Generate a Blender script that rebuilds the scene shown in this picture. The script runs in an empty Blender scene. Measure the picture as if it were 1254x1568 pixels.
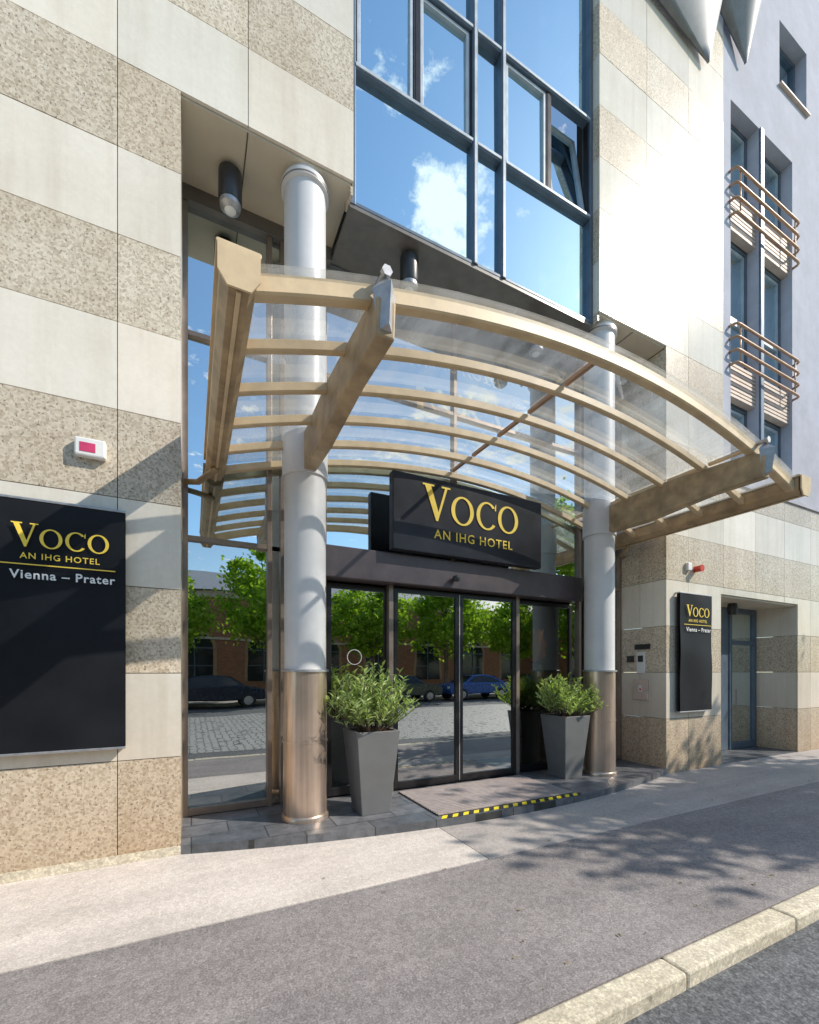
import bpy, math, random
import numpy as np
from mathutils import Vector, Matrix
random.seed(7); rng=np.random.default_rng(7)
S=bpy.context.scene
COL=S.collection

# ------------------------------------------------------------ materials
def newmat(name):
    m=bpy.data.materials.new(name); m.use_nodes=True
    nt=m.node_tree; b=nt.nodes['Principled BSDF']
    return m,nt,b
def N(nt,t,**kw):
    n=nt.nodes.new(t)
    for k,v in kw.items():
        if k in n.inputs.keys(): n.inputs[k].default_value=v
        else: setattr(n,k,v)
    return n
def ramp(nt,fac,stops):
    r=nt.nodes.new('ShaderNodeValToRGB'); e=r.color_ramp.elements
    while len(e)<len(stops): e.new(0.5)
    for i,(p,c) in enumerate(stops):
        e[i].position=p; e[i].color=(c[0],c[1],c[2],1) if hasattr(c,'__len__') else (c,c,c,1)
    nt.links.new(fac,r.inputs[0]); return r.outputs[0]
def mixc(nt,fac,a,b,mode='MIX'):
    m=nt.nodes.new('ShaderNodeMix'); m.data_type='RGBA'; m.blend_type=mode
    for s,v in ((m.inputs[0],fac),(m.inputs[6],a),(m.inputs[7],b)):
        if isinstance(v,(int,float)): s.default_value=v
        elif isinstance(v,tuple): s.default_value=(v[0],v[1],v[2],1)
        else: nt.links.new(v,s)
    return m.outputs[2]
def coords(nt,scale=(1,1,1)):
    tc=nt.nodes.new('ShaderNodeTexCoord'); mp=nt.nodes.new('ShaderNodeMapping')
    mp.inputs['Scale'].default_value=scale
    nt.links.new(tc.outputs['Object'],mp.inputs[0]); return mp.outputs[0]
def noise(nt,vec,scale,detail=3,rough=.55,dist=0):
    n=N(nt,'ShaderNodeTexNoise',Scale=scale,Detail=detail,Roughness=rough,Distortion=dist)
    nt.links.new(vec,n.inputs['Vector']); return n.outputs[0]
def bump(nt,b,h,strength=.3,dist=.01):
    n=N(nt,'ShaderNodeBump',Strength=strength,Distance=dist)
    nt.links.new(h,n.inputs['Height']); nt.links.new(n.outputs[0],b.inputs['Normal'])
def simple(name,c,rough=.5,metal=0,var=.15,nscale=6,bumpy=0,spec=.5,stretch=(1,1,1)):
    m,nt,b=newmat(name); v=coords(nt,stretch)
    n=noise(nt,v,nscale,3,.6)
    col=ramp(nt,n,[(.3,tuple(x*(1-var) for x in c)),(.7,tuple(min(1,x*(1+var)) for x in c))])
    nt.links.new(col,b.inputs['Base Color'])
    b.inputs['Metallic'].default_value=metal; b.inputs['Specular IOR Level'].default_value=spec
    r=N(nt,'ShaderNodeMapRange'); r.inputs[3].default_value=max(.02,rough-.07); r.inputs[4].default_value=min(1,rough+.1)
    nt.links.new(n,r.inputs[0]); nt.links.new(r.outputs[0],b.inputs['Roughness'])
    if bumpy:
        bump(nt,b,noise(nt,v,nscale*12,2),bumpy,.005)
    return m

def stone(name,light):
    m,nt,b=newmat(name); v=coords(nt)
    att=N(nt,'ShaderNodeAttribute',attribute_name='tone')
    big=noise(nt,v,1.6,4,.6)
    fine=noise(nt,v,30,4,.7)
    if light:
        c=ramp(nt,big,[(.25,(.73,.665,.56)),(.75,(.84,.78,.68))])
        c=mixc(nt,.5,c,ramp(nt,fine,[(.3,.84),(.7,1.0)]),'MULTIPLY')
        rl,rh=.13,.22
    else:
        c=ramp(nt,big,[(.25,(.61,.525,.41)),(.75,(.72,.65,.54))])
        v1=N(nt,'ShaderNodeTexVoronoi',Scale=56.); nt.links.new(v,v1.inputs['Vector'])
        clast=ramp(nt,v1.outputs['Color'],[(.2,(.60,.53,.44)),(.5,(.93,.90,.85)),(.85,(1.15,1.13,1.10))])
        c=mixc(nt,.62,c,clast,'MULTIPLY')
        v3=N(nt,'ShaderNodeTexVoronoi',Scale=20.); nt.links.new(v,v3.inputs['Vector'])
        big_cl=ramp(nt,v3.outputs['Distance'],[(.15,(.68,.61,.52)),(.24,(1.,1.,1.))])
        c=mixc(nt,.6,c,big_cl,'MULTIPLY')
        pn=noise(nt,v,54,2,.5)
        pits=ramp(nt,pn,[(.34,.2),(.39,1.)])
        c=mixc(nt,.66,c,pits,'MULTIPLY')
        bump(nt,b,pits,.35,.004)
        rl,rh=.17,.30
    b.inputs['Specular IOR Level'].default_value=.26
    sx=nt.nodes.new('ShaderNodeSeparateXYZ'); nt.links.new(v,sx.inputs[0])
    mr=N(nt,'ShaderNodeMapRange'); mr.inputs[1].default_value=0; mr.inputs[2].default_value=1.6; mr.inputs[3].default_value=.9; mr.inputs[4].default_value=0
    nt.links.new(sx.outputs[2],mr.inputs[0])
    mm=nt.nodes.new('ShaderNodeMath'); mm.operation='MULTIPLY'; nt.links.new(mr.outputs[0],mm.inputs[0]); nt.links.new(big,mm.inputs[1])
    c=mixc(nt,mm.outputs[0],c,(.55,.36,.20),'MULTIPLY')
    st=noise(nt,coords(nt,(9,9,.5)),1,3,.6)
    c=mixc(nt,.35,c,ramp(nt,st,[(.3,(.78,.74,.68)),(.55,(1.,1.,1.))]),'MULTIPLY')
    c=mixc(nt,1.,c,att.outputs['Color'],'MULTIPLY')
    nt.links.new(c,b.inputs['Base Color'])
    r=N(nt,'ShaderNodeMapRange'); r.inputs[3].default_value=rl; r.inputs[4].default_value=rh
    nt.links.new(fine,r.inputs[0]); nt.links.new(r.outputs[0],b.inputs['Roughness'])
    return m
M={}
M['smooth']=stone('smooth_stone',True)
M['rough']=stone('conglomerate_stone',False)
M['core']=simple('wall_core',(.09,.08,.07),.9)
M['plaster']=simple('blue_white_plaster',(.46,.465,.53),.85,var=.10,nscale=3,bumpy=.4,spec=.15)
M['soffit']=simple('beige_soffit',(.62,.54,.42),.5,var=.06,nscale=2)
M['dark_soffit']=simple('dark_soffit',(.17,.155,.14),.35,metal=.2)
M['frame']=simple('blue_grey_frame',(.11,.15,.20),.35,metal=.2)
M['sash']=simple('light_grey_sash',(.42,.47,.52),.4,metal=.1)
M['alu']=simple('bronze_grey_frame',(.28,.22,.18),.35,metal=.4)
M['darkframe']=simple('dark_door_frame',(.03,.028,.03),.3,metal=.4)
M['band']=simple('dark_band',(.09,.07,.075),.35,metal=.1)
M['column']=simple('column_paint',(.66,.65,.65),.35,var=.06,nscale=3)
M['canopy']=simple('beige_canopy_paint',(.64,.49,.30),.45,var=.15,nscale=5,bumpy=.1)
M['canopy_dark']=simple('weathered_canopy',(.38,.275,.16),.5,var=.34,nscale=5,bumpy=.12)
M['galv']=simple('galvanised_steel',(.42,.42,.43),.45,metal=.7,nscale=20)
M['black']=simple('black_metal',(.03,.03,.032),.35)
M['banner']=simple('banner_cloth',(.010,.011,.014),.5,var=.3,nscale=2,spec=.2)
M['signboard']=simple('sign_board',(.018,.019,.026),.3,var=.3,nscale=2,spec=.25)
M['gold']=simple('gold_letters',(.95,.68,.08),.4,var=.03)
M['white']=simple('white_plastic',(.8,.8,.78),.4,var=.05)
M['red']=simple('red_plastic',(.6,.05,.02),.3)
M['pink']=simple('pink_label',(.6,.05,.15),.4)
M['planter']=simple('planter_grey',(.16,.16,.16),.5,var=.1,nscale=3)
M['soil']=simple('bark_mulch',(.30,.10,.045),.9,var=.5,nscale=60,bumpy=1)
M['bark']=simple('tree_bark',(.13,.10,.075),.9,var=.4,nscale=20,bumpy=.6)
M['rail']=simple('copper_rail',(.44,.27,.17),.4,metal=.2)
M['slats']=simple('beige_slats',(.62,.50,.42),.6)
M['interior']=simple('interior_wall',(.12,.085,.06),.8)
M['ifloor']=simple('interior_floor',(.12,.10,.09),.3)
M['orange']=simple('orange_flower',(.85,.33,.03),.6)
M['yellow']=simple('hazard_yellow',(.85,.68,.02),.5,var=.1)
M['hblack']=simple('hazard_black',(.02,.02,.02),.6)
M['mat']=simple('mat_aluminium',(.42,.35,.33),.5,metal=.1,nscale=12)
M['matgap']=simple('mat_gap',(.03,.028,.028),.9)
M['grass']=simple('grass',(.11,.20,.03),.9,var=.4,nscale=8)
M['tyre']=simple('tyre',(.02,.02,.02),.8)
M['carglass']=simple('car_glass',(.02,.025,.03),.05)
M['roofm']=simple('shed_roof',(.30,.31,.33),.6)
M['frame2']=simple('zinc_sheet',(.24,.25,.26),.5,metal=.2)
M['dryleaf']=simple('fallen_leaf',(.22,.16,.05),.8,var=.4,nscale=3)

m,nt,b=newmat('steel_sleeve'); v=coords(nt,(30,30,.7))
n=noise(nt,v,1.2,3,.6); n2=noise(nt,coords(nt),3,3,.6)
c=ramp(nt,n,[(.3,(.58,.44,.34)),(.7,(.74,.58,.48))]); c=mixc(nt,.6,c,ramp(nt,n2,[(.3,.7),(.7,1.)]),'MULTIPLY')
nt.links.new(c,b.inputs['Base Color']); b.inputs['Metallic'].default_value=.8; b.inputs['Roughness'].default_value=.30
M['sleeve']=m
m,nt,b=newmat('slate_tiles'); v=coords(nt)
br=N(nt,'ShaderNodeTexBrick',Scale=1.); br.offset=.5
br.inputs['Color1'].default_value=(.16,.16,.17,1); br.inputs['Color2'].default_value=(.09,.095,.105,1); br.inputs['Mortar'].default_value=(.04,.04,.04,1)
br.inputs['Mortar Size'].default_value=.006; br.inputs['Brick Width'].default_value=.62; br.inputs['Row Height'].default_value=.31
nt.links.new(v,br.inputs['Vector'])
sn=noise(nt,v,9,5,.7)
c=mixc(nt,.7,br.outputs[0],ramp(nt,sn,[(.3,.5),(.7,1.6)]),'MULTIPLY')
nt.links.new(c,b.inputs['Base Color']); b.inputs['Roughness'].default_value=.40
bump(nt,b,sn,.6,.006); M['slate']=m
def asphalt(name,c1,c2,speck=.5,sc=110,bs=.6):
    m,nt,b=newmat(name); v=coords(nt)
    big=noise(nt,v,.9,4,.65); f=noise(nt,v,sc,2,.7)
    c=ramp(nt,big,[(.3,c1),(.7,c2)])
    c=mixc(nt,speck,c,ramp(nt,f,[(.3,.45),(.5,.95),(.68,1.7)]),'MULTIPLY')
    vo=N(nt,'ShaderNodeTexVoronoi',Scale=sc*.45); nt.links.new(v,vo.inputs['Vector'])
    c=mixc(nt,speck*.8,c,ramp(nt,vo.outputs['Color'],[(.2,.7),(.8,1.3)]),'MULTIPLY')
    st=noise(nt,coords(nt,(.35,2.2,1)),1.3,3,.6)
    c=mixc(nt,.5,c,ramp(nt,st,[(.35,.78),(.6,1.12)]),'MULTIPLY')
    v2=N(nt,'ShaderNodeTexVoronoi',Scale=2.2); nt.links.new(v,v2.inputs['Vector'])
    c=mixc(nt,.6,c,ramp(nt,v2.outputs['Distance'],[(.035,.3),(.055,1.)]),'MULTIPLY')
    nt.links.new(c,b.inputs['Base Color']); b.inputs['Roughness'].default_value=.85
    bump(nt,b,f,bs,.004); return m
M['asphalt']=asphalt('sidewalk_asphalt',(.225,.200,.196),(.30,.272,.264),.6,90,.7)
M['slab']=asphalt('light_paving',(.57,.505,.455),(.68,.61,.55),.33,80,.3)
M['slab2']=asphalt('tan_paving',(.37,.33,.305),(.46,.415,.385),.38,90,.3)
M['road']=asphalt('road_asphalt',(.095,.097,.103),(.14,.143,.148),.9,70,.9)
M['kerb']=asphalt('granite_kerb',(.54,.47,.345),(.66,.59,.465),.45,55,.5)
m,nt,b=newmat('cobbles'); v=coords(nt)
vo=N(nt,'ShaderNodeTexVoronoi',Scale=6.5,feature='DISTANCE_TO_EDGE',Randomness=.35); nt.links.new(v,vo.inputs['Vector'])
e=ramp(nt,vo.outputs['Distance'],[(.03,.2),(.12,1.)]); c=mixc(nt,1.,(.42,.41,.39),e,'MULTIPLY')
nt.links.new(c,b.inputs['Base Color']); b.inputs['Roughness'].default_value=.6; M['cobble']=m
m,nt,b=newmat('red_brick')
tc=nt.nodes.new('ShaderNodeTexCoord'); sp=nt.nodes.new('ShaderNodeSeparateXYZ'); cb=nt.nodes.new('ShaderNodeCombineXYZ')
nt.links.new(tc.outputs['Object'],sp.inputs[0]); nt.links.new(sp.outputs[0],cb.inputs[0]); nt.links.new(sp.outputs[2],cb.inputs[1])
br=N(nt,'ShaderNodeTexBrick',Scale=1.); br.inputs['Color1'].default_value=(.50,.17,.07,1); br.inputs['Color2'].default_value=(.34,.11,.05,1); br.inputs['Mortar'].default_value=(.3,.22,.18,1)
br.inputs['Mortar Size'].default_value=.012; br.inputs['Brick Width'].default_value=.26; br.inputs['Row Height'].default_value=.08
nt.links.new(cb.outputs[0],br.inputs['Vector']); nt.links.new(br.outputs[0],b.inputs['Base Color']); b.inputs['Roughness'].default_value=.9; M['brick']=m
def leafmat(name,c1,c2,trans=.35):
    m,nt,b=newmat(name); g=nt.nodes.new('ShaderNodeNewGeometry')
    c=ramp(nt,g.outputs['Random Per Island'],[(0,c1),(1,c2)])
    nt.links.new(c,b.inputs['Base Color']); b.inputs['Roughness'].default_value=.5
    tr=nt.nodes.new('ShaderNodeBsdfTranslucent'); nt.links.new(mixc(nt,1.,c,(1.6,1.8,.6),'MULTIPLY'),tr.inputs[0])
    mx=nt.nodes.new('ShaderNodeMixShader'); mx.inputs[0].default_value=trans
    nt.links.new(b.outputs[0],mx.inputs[1]); nt.links.new(tr.outputs[0],mx.inputs[2])
    nt.links.new(mx.outputs[0],nt.nodes['Material Output'].inputs[0]); return m
M['leaf']=leafmat('tree_leaves',(.14,.24,.03),(.32,.43,.06),.58)
M['shrub']=leafmat('shrub_leaves',(.20,.28,.07),(.50,.58,.28),.3)
def glass(name,transcol,glosscol,rmin,rmax,wave=.0,dust=0):
    m=bpy.data.materials.new(name); m.use_nodes=True; nt=m.node_tree; nt.nodes.clear()
    out=nt.nodes.new('ShaderNodeOutputMaterial')
    t=nt.nodes.new('ShaderNodeBsdfTransparent'); t.inputs[0].default_value=(*transcol,1)
    g=nt.nodes.new('ShaderNodeBsdfGlossy'); g.inputs[0].default_value=(*glosscol,1); g.inputs['Roughness'].default_value=.0
    fr=N(nt,'ShaderNodeLayerWeight',Blend=.25)
    mr=N(nt,'ShaderNodeMapRange'); mr.inputs[3].default_value=rmin; mr.inputs[4].default_value=rmax
    nt.links.new(fr.outputs['Facing'],mr.inputs[0])
    mx=nt.nodes.new('ShaderNodeMixShader'); nt.links.new(mr.outputs[0],mx.inputs[0])
    nt.links.new(t.outputs[0],mx.inputs[1]); nt.links.new(g.outputs[0],mx.inputs[2])
    if wave:
        v=coords(nt); bn=N(nt,'ShaderNodeBump',Strength=wave,Distance=.02); nt.links.new(noise(nt,v,1.3,1),bn.inputs['Height'])
        nt.links.new(bn.outputs[0],g.inputs['Normal'])
    res=mx.outputs[0]
    if dust:
        v=coords(nt,(1,.35,1)); dn=ramp(nt,noise(nt,v,3.5,4,.65),[(.35,dust*.5),(.7,dust*1.6)])
        d=nt.nodes.new('ShaderNodeBsdfDiffuse'); d.inputs[0].default_value=(.75,.77,.78,1)
        tl=nt.nodes.new('ShaderNodeBsdfTranslucent'); tl.inputs[0].default_value=(.8,.82,.84,1)
        ad=nt.nodes.new('ShaderNodeMixShader'); ad.inputs[0].default_value=.6
        nt.links.new(d.outputs[0],ad.inputs[1]); nt.links.new(tl.outputs[0],ad.inputs[2])
        m3=nt.nodes.new('ShaderNodeMixShader'); nt.links.new(dn,m3.inputs[0]); nt.links.new(res,m3.inputs[1]); nt.links.new(ad.outputs[0],m3.inputs[2]); res=m3.outputs[0]
    nt.links.new(res,out.inputs[0]); return m
M['bayglass']=glass('coated_window_glass',(.25,.32,.38),(.70,.91,1.),.86,.97,.12)
M['upglass']=glass('upper_entrance_glass',(.35,.40,.42),(.84,.96,1.),.72,.94,.08)
M['doorglass']=glass('entrance_glass',(.45,.48,.47),(.95,.99,1.),.52,.9,.06)
M['clearglass']=glass('clear_side_glass',(.62,.64,.62),(.95,.99,1.),.16,.6,.06)
M['canopyglass']=glass('canopy_glass',(.93,.95,.96),(.95,.98,1.),.08,.75,0,.22)

# ------------------------------------------------------------ mesh helpers
def empty(name,loc=(0,0,0)):
    o=bpy.data.objects.new(name,None); o.location=loc; COL.objects.link(o); o.empty_display_size=.2; return o
def mesh(name,verts,faces,mats,parent=None,midx=None,smooth=False):
    me=bpy.data.meshes.new(name); me.from_pydata([tuple(v) for v in verts],[],faces)
    for k in (mats if isinstance(mats,(list,tuple)) else [mats]): me.materials.append(M[k] if isinstance(k,str) else k)
    if midx is not None: me.polygons.foreach_set('material_index',midx)
    if smooth: me.polygons.foreach_set('use_smooth',[True]*len(me.polygons))
    me.update()
    o=bpy.data.objects.new(name,me); COL.objects.link(o)
    if parent: o.parent=parent
    return o
BF=[(0,3,2,1),(4,5,6,7),(0,1,5,4),(1,2,6,5),(2,3,7,6),(3,0,4,7)]
def bv(x0,x1,y0,y1,z0,z1):
    return [(x0,y0,z0),(x1,y0,z0),(x1,y1,z0),(x0,y1,z0),(x0,y0,z1),(x1,y0,z1),(x1,y1,z1),(x0,y1,z1)]
def boxes(name,lst,mat,parent=None,bevel=0):
    V=[];F=[]
    for q in lst:
        o=len(V); V+=bv(*q); F+=[tuple(i+o for i in f) for f in BF]
    ob=mesh(name,V,F,mat,parent)
    if bevel:
        md=ob.modifiers.new('bevel','BEVEL'); md.width=bevel; md.segments=2; md.limit_method='ANGLE'
    return ob
def box(name,x0,x1,y0,y1,z0,z1,mat,parent=None,bevel=0): return boxes(name,[(x0,x1,y0,y1,z0,z1)],mat,parent,bevel)
def lathe(name,prof,c,mat,parent=None,seg=48,smooth=True,axis='Z'):
    V=[];F=[]
    for r,z in prof:
        for i in range(seg):
            a=2*math.pi*i/seg; p=(r*math.cos(a),r*math.sin(a),z)
            if axis=='Y': p=(p[0],p[2],p[1])
            V.append((c[0]+p[0],c[1]+p[1],c[2]+p[2]))
    for k in range(len(prof)-1):
        for i in range(seg):
            j=(i+1)%seg; F.append((k*seg+i,k*seg+j,(k+1)*seg+j,(k+1)*seg+i))
    F.append(tuple(range(seg-1,-1,-1))); F.append(tuple((len(prof)-1)*seg+i for i in range(seg)))
    o=mesh(name,V,F,mat,parent)
    if smooth:
        o.data.polygons.foreach_set('use_smooth',[len(p.vertices)==4 for p in o.data.polygons])
        md=o.modifiers.new('es','EDGE_SPLIT'); md.split_angle=math.radians(35)
    return o
def tube(name,pts,rads,mat,parent=None,seg=8):
    V=[];F=[]
    for k,p in enumerate(pts):
        p=Vector(p); a=Vector(pts[max(0,k-1)]); b_=Vector(pts[min(len(pts)-1,k+1)]); d=(b_-a).normalized()
        up=Vector((0,0,1)) if abs(d.z)<.9 else Vector((1,0,0)); s=d.cross(up).normalized(); t=s.cross(d)
        r=rads[k] if hasattr(rads,'__len__') else rads
        for i in range(seg):
            an=2*math.pi*i/seg; V.append(p+s*r*math.cos(an)+t*r*math.sin(an))
    for k in range(len(pts)-1):
        for i in range(seg):
            j=(i+1)%seg; F.append((k*seg+i,k*seg+j,(k+1)*seg+j,(k+1)*seg+i))
    F.append(tuple(range(seg-1,-1,-1))); F.append(tuple((len(pts)-1)*seg+i for i in range(seg)))
    return mesh(name,V,F,mat,parent,smooth=True) if name else (V,F)
def subtract(r,holes):
    out=[r]
    for h in holes:
        nxt=[]
        for (a,b_,c,d) in out:
            x0,x1,z0,z1=h
            if x1<=a or x0>=b_ or z1<=c or z0>=d: nxt.append((a,b_,c,d)); continue
            if a<x0: nxt.append((a,x0,c,d))
            if x1<b_: nxt.append((x1,b_,c,d))
            m0,m1=max(a,x0),min(b_,x1)
            if c<z0: nxt.append((m0,m1,c,z0))
            if z1<d: nxt.append((m0,m1,z1,d))
        out=nxt
    return out

FY=4.184; TOP=17.6
rows=[0,.83]+[.83+.705*k for k in range(1,24)]
cols=[-6.53+i for i in range(7)]+[.46,1.46,4.98,5.97,6.97,7.92]+[8.9+i for i in range(22)]
holes=[(-.08,6.42,-1,6.47),(1.46,4.98,6.3,30),(7.92,60,4.75,30),(7.85,10.4,-1,2.83)]
B=empty('hotel_building')

def panels(name,plist,mat):
    V=[];F=[];T=[]
    for q in plist:
        o=len(V); V+=bv(*q); F+=[tuple(i+o for i in f) for f in BF]; t=random.uniform(.88,1.06); w=random.uniform(-.02,.02)
        T+=[(t+w,t,t-w,1)]*24
    ob=mesh(name,V,F,mat,B)
    ca=ob.data.color_attributes.new('tone','FLOAT_COLOR','CORNER'); ca.data.foreach_set('color',np.array(T,dtype=np.float32).ravel())
    return ob
g=.003
sm=[];ro=[]
for ri in range(len(rows)-1):
    z0,z1=rows[ri],rows[ri+1]; tgt=ro if ri%2==0 else sm
    for ci in range(len(cols)-1):
        for (a,b_,c,d) in subtract((cols[ci],cols[ci+1],z0,z1),holes):
            if b_-a<.02 or d-c<.02: continue
            j=random.uniform(-.0012,.0012)
            tgt.append((a+g if a in cols else a,b_-g if b_ in cols else b_,FY+j,FY+.028,c+g,d-g))
    def ret(x0,x1,y0,y1,zmin,zmax):
        c,d=max(z0,zmin),min(z1,zmax)
        if d-c>.03: tgt.append((x0,x1,y0,y1,c+g,d-g))
    ret(6.42,6.449,FY+.03,4.62-g,0,6.44); ret(6.42,6.449,4.62+g,5.06,0,6.44)
    ret(-.109,-.08,FY+.03,5.06,0,6.44)
    ret(4.98,5.003,FY+.03,4.40,6.36,TOP); ret(1.437,1.46,FY+.03,4.40,6.36,TOP)
    ret(10.4,10.43,FY+.03,4.93,0,2.83); ret(7.82,7.85,FY+.03,4.93,0,2.83)
panels('smooth_stone_cladding',sm,'smooth'); panels('rough_stone_cladding',ro,'rough')
core=[]
hc=[(-.11,6.45,-1,6.50),(1.435,5.005,6.3,30),(7.94,60,4.73,30),(7.82,10.43,-1,2.86)]
for (a,b_,c,d) in subtract((-6.53,30.9,-.1,TOP),hc): core.append((a,b_,FY+.03,4.60,c,d))
boxes('wall_core',core,'core',B)
boxes('plinth_base',[(-6.5,-.08,FY-.012,FY+.02,0,.075)],'kerb',B)
pw=[(8.14,9.02,5.05,11.2),(9.14,10.2,5.05,11.2),(9.73,10.75,12.4,13.6),(12.2,14.3,5.05,11.2),(16.2,18.3,5.05,11.2)]
boxes('plaster_wall',[(a,b_,FY+.004,4.5,c,d) for (a,b_,c,d) in subtract((7.92,31,4.75,TOP),pw)],'plaster',B)
boxes('plaster_cornice',[(7.93,31,FY-.03,FY+.003,4.72,4.78)],'plaster',B)
gl=[];fr=[];sl=[];wsash=[]
for (a,b_,c,d) in pw:
    if d<12:
        for (z0,z1,k) in ((5.05,6.25,'w'),(6.25,6.85,'s'),(6.85,9.1,'w'),(9.1,9.75,'s'),(9.75,11.2,'w')):
            if k=='w':
                gl.append((a,b_,4.42,4.43,z0,z1))
                for q in ((a,a+.06,z0,z1),(b_-.06,b_,z0,z1),(a+.06,b_-.06,z0,z0+.06),(a+.06,b_-.06,z1-.06,z1)): fr.append((q[0],q[1],4.37,4.419,q[2],q[3]))
                for q in ((a+.065,a+.115,z0+.065,z1-.065),(b_-.115,b_-.065,z0+.065,z1-.065),(a+.12,b_-.12,z1-.115,z1-.065),(a+.12,b_-.12,z0+.065,z0+.115)): wsash.append((q[0],q[1],4.385,4.419,q[2],q[3]))
                if z1-z0>2: wsash.append((a+.12,b_-.12,4.38,4.419,7.70,7.82))
            else:
                n=9
                for i in range(n): 
                    zz=z0+(z1-z0)*i/n; sl.append((a,b_,4.24,4.36,zz+.01,zz+(z1-z0)/n-.012))
                fr.append((a,b_,4.37,4.42,z0,z1))
    else:
        gl.append((a,b_,4.42,4.43,c,d)); fr+= [(a,a+.07,4.37,4.419,c,d),(b_-.07,b_,4.37,4.419,c,d),(a+.07,b_-.07,4.37,4.419,d-.07,d),(a+.07,b_-.07,4.37,4.419,c,c+.07)]
        sl.append((a-.03,b_+.03,FY-.05,4.36,c-.035,c-.003))
boxes('side_window_glass',gl,'bayglass',B); boxes('side_window_frames',fr,'frame',B); boxes('side_window_sashes',wsash,'sash',B); boxes('spandrel_slats',sl,'slats',B)
box('window_pillar',9.025,9.135,FY-.03,4.40,5.0,11.2,'frame',B,.01)
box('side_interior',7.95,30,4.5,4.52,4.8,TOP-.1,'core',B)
for (zb,zt) in ((9.2,9.95),(6.7,7.35)):
    for k in range(4):
        z=zb+(zt-zb)*k/3; pts=[(8.1,4.20,z),(8.105,4.12,z),(8.13,4.085,z),(8.2,4.075,z)]+[(8.2+1.9*i/6,4.075,z) for i in range(1,7)]+[(10.19,4.085,z),(10.22,4.12,z),(10.225,4.2,z)]
        tube('balcony_rail',pts,.022,'rail',B,8)
    for xx in (8.25,10.08): tube('rail_post',[(xx,4.095,zb),(xx,4.095,zt)],.013,'rail',B,6)

box('side_recess_back',7.83,10.42,4.95,5.0,0,2.83,'core',B)
box('side_recess_soffit',7.82,10.43,FY+.03,5.0,2.80,2.83,'soffit',B)
boxes('side_door_frame',[(9.42,9.50,4.86,4.94,0.02,2.8),(10.30,10.38,4.86,4.94,.02,2.8),(9.50,10.30,4.86,4.94,2.7,2.8),(9.50,10.30,4.86,4.94,2.08,2.16),(9.50,10.30,4.86,4.94,.02,.14),(7.86,9.42,4.88,4.94,0.02,2.79)],'frame',B)
box('side_door_glass',9.5,10.3,4.9,4.91,.14,2.7,'upglass',B)
box('side_door_handle',9.55,9.575,4.80,4.83,.9,1.2,'galv',B)
lathe('side_recess_lamp',[(.07,0),(.085,.12),(.07,.2)],(8.9,4.55,2.59),'black',B,20)

box('soffit_panel_left',-.08,1.456,FY+.03,5.05,6.45,6.49,'soffit',B)
box('soffit_panel_right',4.984,6.42,FY+.03,5.05,6.45,6.49,'soffit',B)
boxes('soffit_joints',[(.455,.465,FY+.03,4.9,6.444,6.448),(5.7,5.71,FY+.03,4.9,6.444,6.448)],'core',B)
boxes('bay_soffit',[(1.46,4.98,4.30,5.05,6.33,6.37)],'dark_soffit',B)
boxes('soffit_edge_beam',[(-.08,1.45,4.93,5.04,6.30,6.448),(4.99,6.42,4.93,5.04,6.30,6.448)],'dark_soffit',B)
GY=4.36
bayv=[1.46,3.01,3.43,4.98]; bayh=[6.37,7.82,9.16,12.0,13.3,14.7,TOP]
fr=[(1.46,1.52,4.29,4.42,6.33+.04,TOP),(4.92,4.98,4.29,4.42,6.37,TOP)]
for x in bayv[1:3]: fr.append((x-.035,x+.035,4.285,4.40,6.38,TOP))
for a,b_ in ((1.52,2.975),(3.045,3.395),(3.465,4.92)):
    for z in bayh[:-1]:
        fr.append((a,b_,4.295,4.40,z-(.0 if z==6.37 else .03),z+.035))
boxes('bay_frame',fr,'frame',B,.004)
boxes('bay_frame_caps',[(x-.018,x+.018,4.272,4.284,6.38,TOP) for x in bayv[1:3]]+[(a,b_,4.282,4.294,z-.012,z+.02) for a,b_ in ((1.52,2.975),(3.045,3.395),(3.465,4.92)) for z in bayh[1:-1]],'sash',B)
sash=[];dk=[];panes=[]
for i,(a,b_) in enumerate(((1.52,2.975),(3.045,3.395),(3.465,4.92))):
    for j in range(len(bayh)-1):
        z0,z1=bayh[j]+.035,bayh[j+1]-.03
        if j in (1,3,5) and i!=1:
            m_=(a+b_)/2
            for k,(p,q) in enumerate(((a,m_-.02),(m_+.02,b_))):
                opened=(i==2 and k==1 and j==1)
                dk.append((p,p+.02,4.315,4.39,z0,z1)); dk.append((q-.02,q,4.315,4.39,z0,z1))
                if not opened:
                    p2,q2=p+.024,q-.024
                    sash+=[(p2,p2+.04,4.325,4.38,z0+.01,z1-.01),(q2-.04,q2,4.325,4.38,z0+.01,z1-.01),(p2+.04,q2-.04,4.325,4.38,z1-.05,z1-.01),(p2+.04,q2-.04,4.325,4.38,z0+.01,z0+.05)]
                    panes.append((p2+.04,q2-.04,z0+.05,z1-.05))
                else:
                    an=math.radians(9); p2,q2=p+.03,q-.03; h=z1-z0-.02
                    ob=boxes('open_sash',[(p2,p2+.055,-.03,.03,0,h),(q2-.055,q2,-.03,.03,0,h),(p2+.055,q2-.055,-.03,.03,0,.055),(p2+.055,q2-.055,-.03,.03,h-.055,h)],'sash',B)
                    og=box('open_sash_glass',p2+.055,q2-.055,-.003,.003,.055,h-.055,'bayglass',B)
                    for o in (ob,og): o.location=(0,4.37,z0+.01); o.rotation_euler=(-an,0,0)
            dk.append((m_-.02,m_+.02,4.31,4.39,z0,z1))
        else:
            panes.append((a,b_,z0,z1))
boxes('sash_frames',sash,'sash',B,.004); boxes('sash_gaskets',dk,'darkframe',B)
V=[];F=[]
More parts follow.
